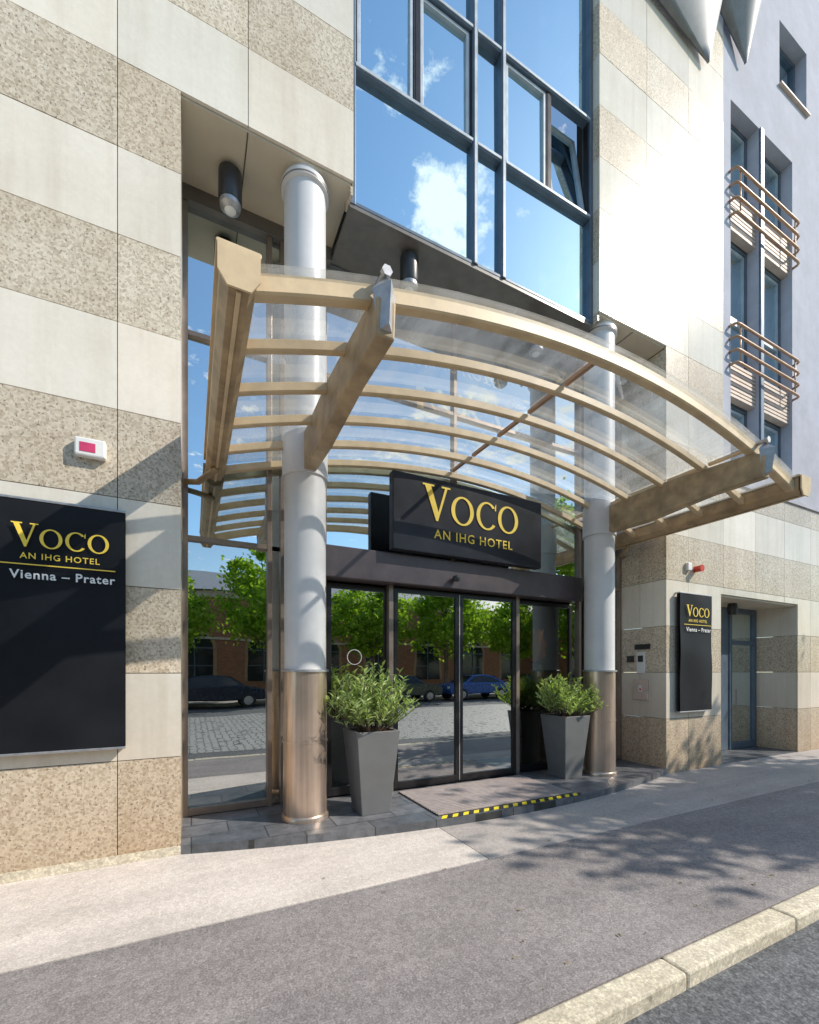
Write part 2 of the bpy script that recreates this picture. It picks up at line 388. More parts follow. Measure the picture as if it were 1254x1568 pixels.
for (a,b_,c,d) in panes:
    o=len(V); tx=random.uniform(-.0035,.0035); tz=random.uniform(-.0035,.0035)
    V+=[(a,GY-tx-tz,c),(b_,GY+tx-tz,c),(b_,GY+tx+tz,d),(a,GY-tx+tz,d)]; F.append((o,o+1,o+2,o+3))
mesh('bay_glass',V,F,'bayglass',B)
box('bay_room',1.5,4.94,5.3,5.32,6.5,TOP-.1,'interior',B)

EY=5.0
fr=[]
for x,w in ((-.08,.05),(.74,.05),(.88,.05),(1.36,.04),(3.13,.05),(5.44,.05),(5.58,.05),(6.37,.05)):
    fr.append((x,x+w,4.95,5.02,2.9 if x in(3.13,) else .08,6.30))
boxes('facade_mullions',fr,'alu',B,.004)
tr=[]
segs=[(-.03,.74),(.93,1.36),(1.40,3.13),(3.18,5.44),(5.63,6.37)]
for a,b_ in segs:
    tr+=[(a,b_,4.955,5.015,4.96,5.01),(a,b_,4.955,5.015,2.88,2.93)]
for a,b_ in (segs[0],segs[1],segs[4]): tr.append((a,b_,4.955,5.015,.085,.16))
boxes('facade_transoms',tr,'alu',B,.004)
box('facade_glass',-.05,6.4,5.0,5.008,2.93,6.32,'upglass',B)
boxes('side_glass',[(-.03,.74,5.0,5.008,.16,2.88),(.79,.88,5.0,5.008,.09,2.88),(.93,1.36,5.0,5.008,.16,2.88),(5.30,5.44,5.0,5.008,.09,2.88),(5.63,6.37,5.0,5.008,.16,2.88)],'doorglass',B)
dfr=[]
def leaf(a,b_,y,z0=.10,z1=2.58,w=.055,parent=None):
    L=[(a,a+w,y-.025,y+.025,z0,z1),(b_-w,b_,y-.025,y+.025,z0,z1),(a+w,b_-w,y-.025,y+.025,z0,z0+.09),(a+w,b_-w,y-.025,y+.025,z1-.06,z1)]
    return L,(a+w,b_-w,y-.004,y+.004,z0+.09,z1-.06)
gls=[]
for a,b_,y in ((1.40,2.18,4.97),(2.22,3.16,4.90),(3.17,4.11,4.90),(4.15,5.28,4.97)):
    L,gq=leaf(a,b_,y); dfr+=L; gls.append(gq)
boxes('door_frames',dfr,'darkframe',B,.004); boxes('door_glass',gls[:3],'doorglass',B); boxes('side_light_glass',gls[3:],'clearglass',B)
boxes('door_posts',[(2.15,2.21,4.87,5.0,.08,2.6),(4.12,4.18,4.87,5.0,.08,2.6)],'alu',B,.004)
boxes('door_edges',[(3.158,3.172,4.868,4.874,.12,2.56)],'galv',B)
V=[];F=[]
for i in range(32):
    a=2*math.pi*i/32
    for r in (.085,.091): V.append((1.74+r*math.cos(a),4.955,1.72+r*math.sin(a)))
for i in range(32): j=(i+1)%32; F.append((2*i,2*i+1,2*j+1,2*j))
mesh('door_roundel',V,F,'white',B)
box('lintel_band',1.03,5.26,4.72,4.94,2.60,2.955,'band',B,.012)
lathe('band_sensor',[(.0,.0),(.04,.005),(.05,.03),(.045,.06),(.02,.075)],(2.98,4.66,2.68),'black',B,20)
boxes('lobby_walls',[(-.2,6.6,9.5,9.6,.05,6.4),(-.3,-.15,5.05,9.5,.05,6.4),(6.5,6.6,5.05,9.5,.05,6.4),(-.2,6.6,5.05,9.5,6.5,6.6)],'interior',B)
box('lobby_floor',-.2,6.6,5.03,9.5,.0,.075,'ifloor',B)
box('lobby_ceiling',-.2,6.6,5.2,9.5,2.95,3.1,'interior',B)
boxes('reception_desk',[(3.2,5.8,8.0,8.6,.08,1.15),(3.1,5.9,7.95,8.65,1.16,1.2)],'slats',B)
lathe('lobby_vase',[(.10,0),(.17,.25),(.08,.55),(.12,.6)],(4.80,5.20,1.10),'black',B,20)
lathe('lobby_plinth',[(.2,0),(.2,1.0)],(4.80,5.20,.08),'black',B,20)
V=[];F=[]
for i in range(130):
    a=random.uniform(0,6.28); r=random.uniform(.03,.17); h=random.uniform(.12,.52)
    o=len(V); c=Vector((4.80,5.22,1.66)); p=c+Vector((r*math.cos(a),r*math.sin(a),h)); s=Vector((-math.sin(a),math.cos(a),.2))*.032
    V+=[c,p-s,p+s+Vector((0,0,.05))]; F.append((o,o+1,o+2))
mesh('lobby_flowers',V,F,'orange',B)

for cx in (1.03,5.27):
    cy=4.43
    lathe('column_shaft',[(.205,1.56),(.205,6.33),(.235,6.34),(.235,6.40),(.21,6.41),(.21,6.45)],(cx,cy,0),'column',B,64)
    lathe('column_collar',[(.235,1.545),(.235,1.565),(.21,1.57)],(cx,cy,0),'galv',B,64)
    lathe('column_sleeve_upper',[(.216,.86),(.216,1.545)],(cx,cy,0),'sleeve',B,64)
    lathe('column_sleeve_lower',[(.216,.13),(.216,.852)],(cx,cy,0),'sleeve',B,64)
    lathe('column_sleeve_joint',[(.222,.846),(.222,.866)],(cx,cy,0),'sleeve',B,64)
    lathe('column_foot',[(.232,.08),(.232,.12),(.222,.135)],(cx,cy,0),'sleeve',B,64)
    lathe('column_cap_ring',[(.238,6.352),(.238,6.365)],(cx,cy,0),'alu',B,64)
for (x,y,z) in ((.34,4.60,6.45),(2.24,4.50,6.33),(4.25,4.62,6.33),(6.0,4.60,6.45)):
    D=empty('soffit_lamp',(x,y,z))
    lathe('housing',[(.10,-.34),(.108,-.32),(.108,-.05),(.08,-.02),(.03,-.015),(.03,0)],(0,0,0),'black',D,28)
    lathe('lens_ring',[(.06,-.41),(.095,-.38),(.10,-.345)],(0,0,0),'galv',D,24)
    lathe('lens',[(.01,-.435),(.04,-.425),(.058,-.405)],(0,0,0),'white',D,24)

# ------------------------------------------------------------ platform
P=empty('entrance_platform')
nx=40; front=[]
for i in range(nx+1):
    x=-.08+6.5*i/nx; t=(x-3.17)/3.25; front.append((x,FY-.012-.46*max(0,1-abs(t)**2.0)))
V=[];F=[]
for x,y in front: V+=[(x,y,.08),(x,5.02,.08),(x,y,0.0)]
for i in range(nx):
    a=i*3;b_=(i+1)*3; F+=[(a,b_,b_+1,a+1),(a+2,b_+2,b_,a)]
mesh('platform_slab',V,F,'slate',P)
Mt=empty('door_mat')
box('tray',2.24,4.12,3.84,4.80,.083,.087,'matgap',Mt)
boxes('slats',[(2.245,4.115,3.845+.048*i,3.845+.048*i+.028,.087,.101) for i in range(20)],'mat',Mt)
V=[];F=[];mi=[]
n=30; W_=1.94/n
for i in range(n+1):
    x=2.22+W_*i; V+=[(x,3.745,.0845),(min(x+.06,2.22+1.94+.06),3.825,.0845)]
for i in range(n): F.append((2*i,2*i+2,2*i+3,2*i+1)); mi.append(i%2)
Hz=empty('hazard_tape')
mesh('stripes',V,F,['yellow','hblack'],Hz,mi)

# ------------------------------------------------------------ canopy
C=empty('entrance_canopy')
CX=3.17;HW=2.95;Z0=3.60;RISE=.52
def az(x): return Z0+RISE*(1-((x-CX)/HW)**2)
def arch(name,y,w,h,mat,x0=CX-HW,x1=CX+HW,dz=0,seg=48):
    V=[];F=[]
    sec=[(-w/2,-h/2+.01),(-w/2+.012,-h/2),(w/2-.012,-h/2),(w/2,-h/2+.01),(w/2,h/2-.01),(w/2-.012,h/2),(-w/2+.012,h/2),(-w/2,h/2-.01)]
    n=len(sec)
    for i in range(seg+1):
        x=x0+(x1-x0)*i/seg
        for (a,b_) in sec: V.append((x,y+a,az(x)+b_+dz))
    for i in range(seg):
        for k in range(n):
            l=(k+1)%n; F.append((i*n+k,(i+1)*n+k,(i+1)*n+l,i*n+l))
    F.append(tuple(range(n))); F.append(tuple(seg*n+k for k in range(n-1,-1,-1)))
    return mesh(name,V,F,mat,C)
ribsY=[2.50,2.98,3.46,3.95,4.44,4.90]
for i,y in enumerate(ribsY): arch('front_arch_rib' if i==0 else 'arch_rib',y,.085 if i==0 else .06,.115 if i==0 else .08,'canopy')
gp=[CX-HW+.06,1.03,3.05,5.27,CX+HW-.06]
for k in range(4):
    V=[];F=[];seg=20
    for i in range(seg+1):
        x=gp[k]+.012+(gp[k+1]-gp[k]-.024)*i/seg
        V+=[(x,2.42,az(x)+.068),(x,4.93,az(x)+.068)]
    for i in range(seg): F.append((2*i,2*i+2,2*i+3,2*i+1))
    mesh('glass_panel',V,F,'canopyglass',C,smooth=True)
for x in (3.05,5.27,1.03):
    boxes('glazing_bar',[(x-.02,x+.02,ribsY[i]+.045,ribsY[i+1]-.045,az(x)+.03,az(x)+.06) for i in range(5)],'rail' if x==3.05 else 'canopy',C)
for x,s in ((CX-HW,1),(CX+HW,-1)):
    pr=[(-.09,.09),(-.09,-.04),(-.05,-.10),(.05,-.10),(.09,-.04),(.09,.09)]
    V=[];F=[]; ys=[2.42,4.93]
    for y in ys:
        for a,b_ in pr: V.append((x+a,y,Z0+.02+b_))
    n=6
    for k in range(n): l=(k+1)%n; F.append((k,l,n+l,n+k))
    F+= [tuple(range(n-1,-1,-1)),tuple(range(n,2*n))]
    mesh('end_beam',V,F,'canopy_dark',C)
    boxes('end_beam_flanges',[(x-.11,x+.11,2.40,4.94,Z0+.112,Z0+.135),(x-.012,x+.012,2.42,4.93,Z0-.095,Z0-.083)],'canopy',C,.003)
    V=[];F=[]
    for y in (2.385,2.398):
        for a,b_ in pr: V.append((x+a*1.15,y,Z0+.02+b_*1.15))
    for k in range(n): l=(k+1)%n; F.append((k,l,n+l,n+k))
    F+= [tuple(range(n-1,-1,-1)),tuple(range(n,2*n))]
    mesh('end_beam_cap',V,F,'canopy',C)
    tube('beam_bracket',[(x,4.6,Z0-.1),(x-.16*s,4.85,Z0-.16),(x-.28*s,4.9,Z0-.16)],.03,'canopy_dark',C)
for x in (1.03,5.27):
    zt=az(x)-.06
    prof=[(4.30,3.50),(4.30,3.86),(3.4,3.88),(2.47,zt+.02),(2.36,zt-.05),(2.38,zt-.26),(2.9,3.54),(3.7,3.48)]
    V=[];F=[];w=.06;n=len(prof)
    for sgn in (-1,1):
        for (y,z) in prof: V.append((x+sgn*w,y,z))
    F.append(tuple(range(n))); F.append(tuple(range(2*n-1,n-1,-1)))
    for k in range(n): l=(k+1)%n; F.append((k,n+k,n+l,l))
    o=mesh('support_arm',V,F,'canopy_dark',C); md=o.modifiers.new('b','BEVEL'); md.width=.012; md.segments=2
    zc=az(x)-.05
    V=[(x-.05,2.39,zc-.24),(x+.05,2.39,zc-.24),(x+.075,2.41,zc+.02),(x,2.40,zc+.10),(x-.075,2.41,zc+.02),
       (x,2.33,zc-.22),(x,2.30,zc+.01)]
    F=[(0,5,6,4),(5,1,2,6),(4,6,3),(6,2,3),(0,1,5),(4,3,2,1,0)]
    mesh('node_plate',V,F,'galv',C)
    lathe('node_pin',[(.022,-.04),(.022,.12)],(x,2.42,zc+.11),'galv',C,16,axis='Y')
    lathe('node_bolt',[(.034,-.015),(.034,.015)],(x,2.37,zc+.11),'galv',C,6,axis='Y',smooth=False)
    lathe('column_bracket_ring',[(.225,3.48),(.225,3.90)],(x,4.43,0),'column',C,48)

# ------------------------------------------------------------ lettering
def voco(prefix,cx,y,zb,h,parent,mat='gold'):
    V=[];F=[]
    def poly(pts,dy=0):
        o=len(V); V.extend([(p[0],y+dy,p[1]) for p in pts]); F.append(tuple(range(o,o+len(pts))))
    s=h; hs=.86*h
    wV=1.0*s; wO=.95*hs; wC=.82*hs; gp=.10*s
    tot=wV*.93+wO+wC+wO+gp*3-.08*s; x=cx-tot/2
    P_=[(.06,1),(.28,1),(.545,.27),(.79,1),(.88,1),(.53,0),(.46,0)]
    poly([(x+a*s*.93,zb+b_*s) for a,b_ in P_])
    poly([(x-.02*s,zb+1.0*s),(x+.36*s,zb+1.0*s),(x+.36*s,zb+1.05*s),(x-.02*s,zb+1.05*s)]); poly([(x+.62*s,zb+1.0*s),(x+.92*s,zb+1.0*s),(x+.92*s,zb+1.05*s),(x+.62*s,zb+1.05*s)])
    x+=wV*.93+gp-.08*s
    def ring(x0,w,a0,a1):
        c0,c1=x0+w/2,zb+hs/2; n=40; o=len(V)
        for i in range(n+1):
            a=math.radians(a0+(a1-a0)*i/n)
            V.append((c0+w/2*math.cos(a),y,c1+(hs/2+.01*hs)*math.sin(a))); V.append((c0+w*.335*math.cos(a),y,c1+hs*.445*math.sin(a)))
        for i in range(n): F.append((o+2*i,o+2*i+1,o+2*i+3,o+2*i+2))
    ring(x,wO,0,360); x+=wO+gp
    wc2=wC*1.15; ring(x,wc2,42,322)
    c0,c1=x+wc2/2,zb+hs/2; ex=c0+wc2*.37
    poly([(ex-.01*s,c1+hs*.24),(ex+.045*s,c1+hs*.24),(ex+.045*s,c1+hs*.50),(ex-.0*s,c1+hs*.40)],-.001)
    x+=wC+gp; ring(x+.02*s,wO,0,360)
    return mesh(prefix,V,F,mat,parent)
def text(name,body,cx,y,z,size,mat,parent,bold=0,sp=1.0,align='CENTER'):
    cu=bpy.data.curves.new(name,'FONT'); cu.body=body; cu.size=size; cu.align_x=align; cu.offset=bold; cu.space_character=sp; cu.resolution_u=3
    cu.materials.append(M[mat]); o=bpy.data.objects.new(name,cu); COL.objects.link(o)
    o.location=(cx,y,z); o.rotation_euler=(math.pi/2,0,0); o.parent=parent; return o
def banner(x0,x1,z0,z1):
    E=empty('banner_sign'); cx=(x0+x1)/2
    nxx,nz=14,26; V=[];F=[]
    for j in range(nz+1):
        for i in range(nxx+1):
            u,w=i/nxx,j/nz
            yy=4.098+.010*math.sin(w*9+u*2)*(1-abs(2*w-1))+.004*math.sin(u*7)
            V.append((x0+(x1-x0)*u,yy if 0<j<nz else 4.10,z0+(z1-z0)*w))
    for j in range(nz):
        for i in range(nxx): a=j*(nxx+1)+i; F.append((a,a+1,a+nxx+2,a+nxx+1))
    mesh('cloth',V,F,'banner',E,smooth=True)
    boxes('backing_board',[(x0,x1,4.125,4.15,z0,z1)],'banner',E)
    boxes('bars',[(x0-.005,x1+.005,4.095,4.135,z1,z1+.018),(x0-.005,x1+.005,4.095,4.135,z0-.018,z0)],'galv',E,.003)
    boxes('mounts',[(x,x+.02,4.135,FY,z,z+.02) for x in (x0+.01,x1-.03) for z in (z0-.02,z1)],'galv',E)
    voco('logo',cx+.015,4.080,z1-.345,.166,E)
    text('tagline','AN IHG HOTEL',cx+.01,4.080,z1-.43,.062,'gold',E,.0006,1.15)
    boxes('rule',[(cx-.34,cx+.35,4.079,4.081,z1-.476,z1-.468)],'gold',E)
    text('place','Vienna – Prater',cx+.03,4.080,z1-.575,.088,'white',E,.0018,1.12)
banner(-1.29,-.47,.957,2.80); banner(6.62,7.44,.94,2.74)
HS=empty('hotel_sign')
box('board',2.08,4.33,4.60,4.71,2.97,3.88,'signboard',HS,.01)
voco('logo',3.19,4.592,3.37,.41,HS)
text('tagline','AN IHG HOTEL',3.22,4.592,3.16,.155,'gold',HS,.0015,1.15)

A=empty('alarm_box'); box('case',-.80,-.60,4.12,FY,3.21,3.35,'white',A,.012); box('label',-.765,-.665,4.117,4.1195,3.24,3.31,'pink',A)
A=empty('alarm_siren'); box('case',6.88,6.98,4.13,FY,3.12,3.24,'white',A,.01); lathe('beacon',[(.055,-.11),(.05,-.08),(.05,-.0)],(7.12,4.17,3.16),'red',A,20,axis='Y'); box('arm',6.98,7.10,4.16,4.175,3.15,3.17,'galv',A)
A=empty('intercom_panel')
boxes('plate',[(6.395,6.419,4.52,4.66,1.52,1.86)],'white',A,.004); boxes('screen',[(6.39,6.394,4.545,4.635,1.70,1.80)],'black',A); boxes('plaque',[(6.40,6.419,4.44,4.70,1.90,1.98)],'black',A); boxes('plaque_side',[(6.40,6.419,4.72,4.84,1.70,1.80)],'black',A)
A=empty('fire_key_box'); box('case',6.385,6.419,4.46,4.72,1.10,1.42,'slats',A,.006); box('label',6.380,6.384,4.56,4.62,1.23,1.33,'white',A); box('dot',6.378,6.3795,4.57,4.60,1.25,1.28,'red',A)

FN=empty('metal_sunshade')
def fin(tip,a,b_,c):
    V=[];F=[];n=10
    for j in range(n+1):
        t=j/n
        for i in range(n+1):
            u=i/n; p=Vector(a).lerp(Vector(b_),u); q=Vector(tip).lerp(p,t**.9); q+=Vector(c)*math.sin(math.pi*u)*t
            V.append(q)
    for j in range(n):
        for i in range(n): k=j*(n+1)+i; F.append((k,k+1,k+n+2,k+n+1))
    o=mesh('sail',V,F,'frame2',FN,smooth=True); md=o.modifiers.new('s','SOLIDIFY'); md.thickness=.04
fin((7.38,4.1,11.25),(5.0,4.12,11.6),(7.5,3.55,13.8),(.1,-.3,0)); fin((8.45,4.1,11.9),(7.45,4.12,12.5),(8.55,3.5,14.2),(.05,-.25,0))

# ------------------------------------------------------------ shrubs
def shrub(px,py,seed,hh):
    R=random.Random(seed); E=empty('potted_shrub',(px,py,.08))
    t,bm_,h=.235,.155,.86
    V=[(-bm_,-bm_,0),(bm_,-bm_,0),(bm_,bm_,0),(-bm_,bm_,0),(-t,-t,h),(t,-t,h),(t,t,h),(-t,t,h)]
    ti=t-.03; V+=[(-ti,-ti,h),(ti,-ti,h),(ti,ti,h),(-ti,ti,h),(-ti,-ti,h-.05),(ti,-ti,h-.05),(ti,ti,h-.05),(-ti,ti,h-.05)]
    F=[(0,3,2,1),(0,1,5,4),(1,2,6,5),(2,3,7,6),(3,0,4,7),(4,5,9,8),(5,6,10,9),(6,7,11,10),(7,4,8,11),(8,9,13,12),(9,10,14,13),(10,11,15,14),(11,8,12,15)]
    o=mesh('planter',V,F,'planter',E); md=o.modifiers.new('b','BEVEL'); md.width=.006; md.segments=2; md.limit_method='ANGLE'
    mesh('mulch',[(-ti,-ti,h-.03),(ti,-ti,h-.03),(ti,ti,h-.03),(-ti,ti,h-.03)],[(0,1,2,3)],'soil',E)
    SV=[];SF=[];LV=[];LF=[]
    for s in range(105):
        a=R.uniform(0,6.283); r0=R.uniform(0,.14); out=min(abs(R.gauss(.22,.13)),.44); L=hh*R.uniform(.5,1.0)*(1-.5*(out/.5)**2)
        if R.random()<.08: L*=1.22
        pts=[]
        for k in range(5):
            u=k/4; pts.append(Vector((math.cos(a)*(r0+out*u**.8),math.sin(a)*(r0+out*u**.8),h-.04+L*u-.10*out*u*u)))
        v_,f_=tube(None,pts,[.005,.004,.0035,.003,.0015],None,seg=4); o=len(SV); SV+=v_; SF+=[tuple(i+o for i in f) for f in f_]
        for k in range(19):
            u=min(.22+.82*k/19,1); i=min(3,int(u*4)); p=pts[i].lerp(pts[i+1],u*4-i)
            an=R.uniform(0,6.283); d=Vector((math.cos(an),math.sin(an),R.uniform(.3,1.7))).normalized(); ln=R.uniform(.055,.11); wd=ln*.14
            sd=d.cross(Vector((R.uniform(-.4,.4),R.uniform(-.4,.4),1))).normalized()*wd; n_=sd.cross(d).normalized()*ln*.10
            o=len(LV); LV+=[p,p+d*ln*.4+sd+n_,p+d*ln-n_*.8,p+d*ln*.4-sd+n_]; LF+=[(o,o+1,o+2,o+3)]
    mesh('stems',SV,SF,'bark',E); mesh('foliage',LV,LF,'shrub',E)
shrub(1.70,4.33,3,.76); shrub(4.70,4.53,5,.62)

# ------------------------------------------------------------ ground
def sheet(name,x0,x1,y0,y1,z,mat): return mesh(name,[(x0,y0,z),(x1,y0,z),(x1,y1,z),(x0,y1,z)],[(0,1,2,3)],mat)
sheet('ground',-600,600,-600,600,-.16,'road')
sheet('road',-60,90,-13,1.5,-.082,'road')
sheet('cobblestone_lane',-60,90,-7.5,.35,-.078,'cobble')
SW=empty('sidewalk')
box('base',-40,60,1.52,4.25,-.09,-.012,'core',SW)
boxes('asphalt_strip',[(-40,60,1.522,2.937,-.011,0.0)],'asphalt',SW)
boxes('light_paving',[(-40,2.196,2.948,FY+.02,-.011,0.001)],'slab',SW)
boxes('tan_paving',[(2.206,60,2.942,FY+.02,-.011,0.0)],'slab2',SW)
boxes('recess_floor',[(7.8,10.45,FY+.02,5.0,-.05,.012)],'slate',SW)
V=[];F=[]
for i in range(70):
    x=random.uniform(-1.5,9); y=random.choice([random.uniform(1.6,4.0),random.gauss(1.7,.12)])
    if y>3.6 and x>-.1: y=3.0
    a=random.uniform(0,6.28); r=random.uniform(.008,.02); o=len(V); z=.006
    V+=[(x+r*math.cos(a),y+r*math.sin(a),z),(x-r*.5*math.sin(a),y+r*.5*math.cos(a),z+.006),(x-r*math.cos(a),y-r*math.sin(a),z),(x+r*.5*math.sin(a),y-r*.5*math.cos(a),z+.004)]; F.append((o,o+1,o+2,o+3))
mesh('fallen_leaves',V,F,'dryleaf')
K=empty('kerb'); L=[]
x=-30.2
while x<50:
    L.append((x+.004,x+1.12-.004,1.375+random.uniform(-.004,.004),1.518,-.2,.004+random.uniform(-.003,.003))); x+=1.12
boxes('kerb_stones',L,'kerb',K,.015)
OP=empty('opposite_pavement'); boxes('slab',[(-60,90,-17,-13,-.1,.04)],'slab2',OP); boxes('far_kerb',[(-60,90,-12.99,-12.8,-.1,.045)],'kerb',OP)
mesh('grass',[(-60,-20,.05),(90,-20,.05),(90,-17.02,.05),(-60,-17.02,.05)],[(0,1,2,3)],'grass')
BK=empty('brick_warehouse')
yb=-21
box('walls',-50,80,yb-12,yb,-.1,6.6,'brick',BK)
boxes('cornice',[(-50.1,80.1,yb-.05,yb+.12,6.35,6.75),(-50,80,yb,yb+.06,3.55,3.7)],'slats',BK)
mesh('roof',[(-50.3,yb+.4,6.76),(80.3,yb+.4,6.76),(80.3,yb-6,9.2),(-50.3,yb-6,9.2),(-50.3,yb-12.4,6.76),(80.3,yb-12.4,6.76)],[(0,1,2,3),(3,2,5,4)],'roofm',BK)
V=[];F=[];V2=[];F2=[];wb=[]
for k in range(30):
    cx=-46+4.2*k
    for rr,VV,FF,yy in ((1.05,V,F,yb+.03),(1.25,V2,F2,yb+.02)):
        pts=[(cx-rr,yy,.9),(cx+rr,yy,.9)]+[(cx+rr*math.cos(a),yy,3.0+rr*math.sin(a)) for a in [math.pi*i/14 for i in range(15)]]
        o=len(VV); VV+=pts; FF.append(tuple(range(o+len(pts)-1,o-1,-1)))
    wb+=[(cx-.04,cx+.04,yb+.032,yb+.08,.9,4.0),(cx-1.03,cx+1.03,yb+.032,yb+.07,2.95,3.03),(cx-1.03,cx+1.03,yb+.032,yb+.07,1.9,1.96)]
mesh('window_glass',V,F,'carglass',BK); mesh('window_arches',V2,F2,'rail',BK); boxes('window_bars',wb,'frame',BK)
def crown_mesh(name,seed,rx,ry,rz,nclump,nleaf,ls):
    r=np.random.default_rng(seed)
    d=r.normal(size=(nclump,3)); d/=np.linalg.norm(d,axis=1)[:,None]; rad=r.uniform(.35,1,(nclump,1))**.6
    c=d*rad*np.array([rx,ry,rz])
    c+=r.normal(size=c.shape)*.25
    idx=r.integers(0,nclump,nleaf); cs=r.uniform(.35,.8,(nclump,1))
    p=c[idx]+r.normal(size=(nleaf,3))*cs[idx]*np.array([.6,.6,.42])
    a=r.normal(size=(nleaf,3)); a/=np.linalg.norm(a,axis=1)[:,None]
    b_=np.cross(a,r.normal(size=(nleaf,3))); b_/=np.linalg.norm(b_,axis=1)[:,None]
    s=r.uniform(.6,1.3,(nleaf,1))*ls
    V=np.stack([p-a*s,p+b_*s*.55,p+a*s,p-b_*s*.55],1).reshape(-1,3)
    me=bpy.data.meshes.new(name); me.vertices.add(len(V)); me.vertices.foreach_set('co',V.ravel().astype(np.float32))
    me.loops.add(nleaf*4); me.loops.foreach_set('vertex_index',np.arange(nleaf*4,dtype=np.int32)); me.polygons.add(nleaf)
    me.polygons.foreach_set('loop_start',np.arange(0,nleaf*4,4,dtype=np.int32)); me.update(calc_edges=True); me.materials.append(M['leaf'])
    return me,c
def trunk_mesh(name,seed,h,cz,clumps,r0):
    R=random.Random(seed); V=[];F=[]
    pts=[(0,0,-.1)]+[(R.uniform(-.1,.1)*k/4,R.uniform(-.1,.1)*k/4,h*k/5) for k in range(1,6)]
    v_,f_=tube(None,pts,[r0*1.3,r0,r0*.85,r0*.7,r0*.5,r0*.3],None,seg=10); V+=v_; F+=f_
    for i in range(0,len(clumps),max(1,len(clumps)//22)):
        e=Vector(clumps[i])+Vector((0,0,cz)); zs=min(max(h*.4,e.z-1.6),h*.95); s=Vector((0,0,zs)); m_=s.lerp(e,.5)+Vector((0,0,-.15))
        v_,f_=tube(None,[s,m_,e],[r0*.35,r0*.2,.02],None,seg=6); o=len(V); V+=v_; F+=[tuple(k+o for k in f) for f in f_]
    me=bpy.data.meshes.new(name); me.from_pydata([tuple(v) for v in V],[],F); me.materials.append(M['bark']); me.update(); return me
def maketree(loc,cm,tm,cz,rot=0,sc=1,name='street_tree'):
    E=empty(name,loc); E.rotation_euler=(0,0,rot); E.scale=(sc,sc,sc)
    o=bpy.data.objects.new('trunk',tm); COL.objects.link(o); o.parent=E
    o=bpy.data.objects.new('crown',cm); COL.objects.link(o); o.parent=E; o.location=(0,0,cz)
cm,cl=crown_mesh('crown_a',1,2.8,2.8,2.2,70,9000,.15); tm=trunk_mesh('trunk_a',1,6.0,5.4,cl,.17)
cm2,cl2=crown_mesh('crown_b',2,2.5,3.1,2.6,70,9000,.15); tm2=trunk_mesh('trunk_b',2,6.4,5.6,cl2,.16)
i=0
for x in np.arange(-30,56,5.6):
    maketree((x+random.uniform(-.9,.9),-14.4+random.uniform(-.8,.8),0),cm if i%2 else cm2,tm if i%2 else tm2,5.2 if i%2 else 5.4,random.uniform(0,6),random.uniform(.85,1.15)); i+=1
cm3,cl3=crown_mesh('crown_c',5,3.9,1.3,1.1,64,12000,.11); tm3=trunk_mesh('trunk_c',5,6.3,6.3,cl3,.13)
maketree((13.5,-1.85,-.08),cm3,tm3,6.3,-.05,1)

def car(loc,rot,col,seed):
    E=empty('parked_car',loc); E.rotation_euler=(0,0,rot); mt=simple('car_paint',col,.25,metal=.3,var=.02); 
    prof=[(-2.1,.35),(-2.15,.6),(-2.05,.85),(-1.2,.98),(-.55,1.40),(.1,1.47),(.9,1.42),(1.65,1.02),(2.0,.96),(2.12,.65),(2.08,.35)]
    def w(z): return .87 if z<.95 else .87-.32*(z-.95)/.5
    V=[];F=[];n=len(prof)
    for s in (-1,1):
        for x,z in prof: V.append((x,s*w(z),z))
    for k in range(n): l=(k+1)%n; F.append((k,n+k,n+l,l))
    for s,o in ((-1,0),(1,n)):
        f1=[o+k for k in (0,1,2,3,7,8,9,10)]; f2=[o+k for k in (3,4,5,6,7)]
        if s>0: f1.reverse(); f2.reverse()
        F.append(tuple(f1)); F.append(tuple(f2))
    o=mesh('body',V,F,mt,E); md=o.modifiers.new('b','BEVEL'); md.width=.05; md.segments=3
    V=[];F=[]
    for s in (-1,1):
        q=[(-1.02,1.0),(-.5,1.34),(.08,1.40),(.85,1.35),(1.4,1.02)]; o=len(V)
        V+=[(x,s*(w(z)+.006),z) for x,z in q]; F.append(tuple(range(o,o+5)))
    o=len(V); V+=[(-1.17,-.7,1.01),(-1.17,.7,1.01),(-.6,.58,1.39),(-.6,-.58,1.39),(1.58,-.7,1.075),(1.58,.7,1.075),(.98,.58,1.40),(.98,-.58,1.40)]
    F+=[(o,o+1,o+2,o+3),(o+4,o+5,o+6,o+7)]
    mesh('windows',V,F,'carglass',E)
    for x in (-1.35,1.35):
        for s in (-1,1):
            lathe('wheel',[(.02,-.10),(.31,-.10),(.33,-.07),(.33,.07),(.31,.10),(.02,.10)],(x,s*.80,.33),'tyre',E,24,axis='Y')
            lathe('rim',[(.02,-.02),(.2,-.01),(.2,.01),(.02,.02)],(x,s*.905,.33),'galv',E,16,axis='Y')
    boxes('lights',[(-2.13,-2.09,s*.62-.13,s*.62+.13,.66,.78) for s in (-1,1)],'white',E,.01); boxes('tail_lights',[(2.06,2.10,s*.66-.1,s*.66+.1,.72,.86) for s in (-1,1)],'red',E,.01)
cc=[(.03,.10,.35),(.03,.03,.035),(.40,.03,.03),(.35,.36,.38),(.02,.03,.05),(.5,.5,.5),(.05,.07,.06)]
for k in range(12):
    car((-18+4.7*k+random.uniform(-.12,.12),-11.6,-.08),0 if k%2 else math.pi,cc[k%7],k)

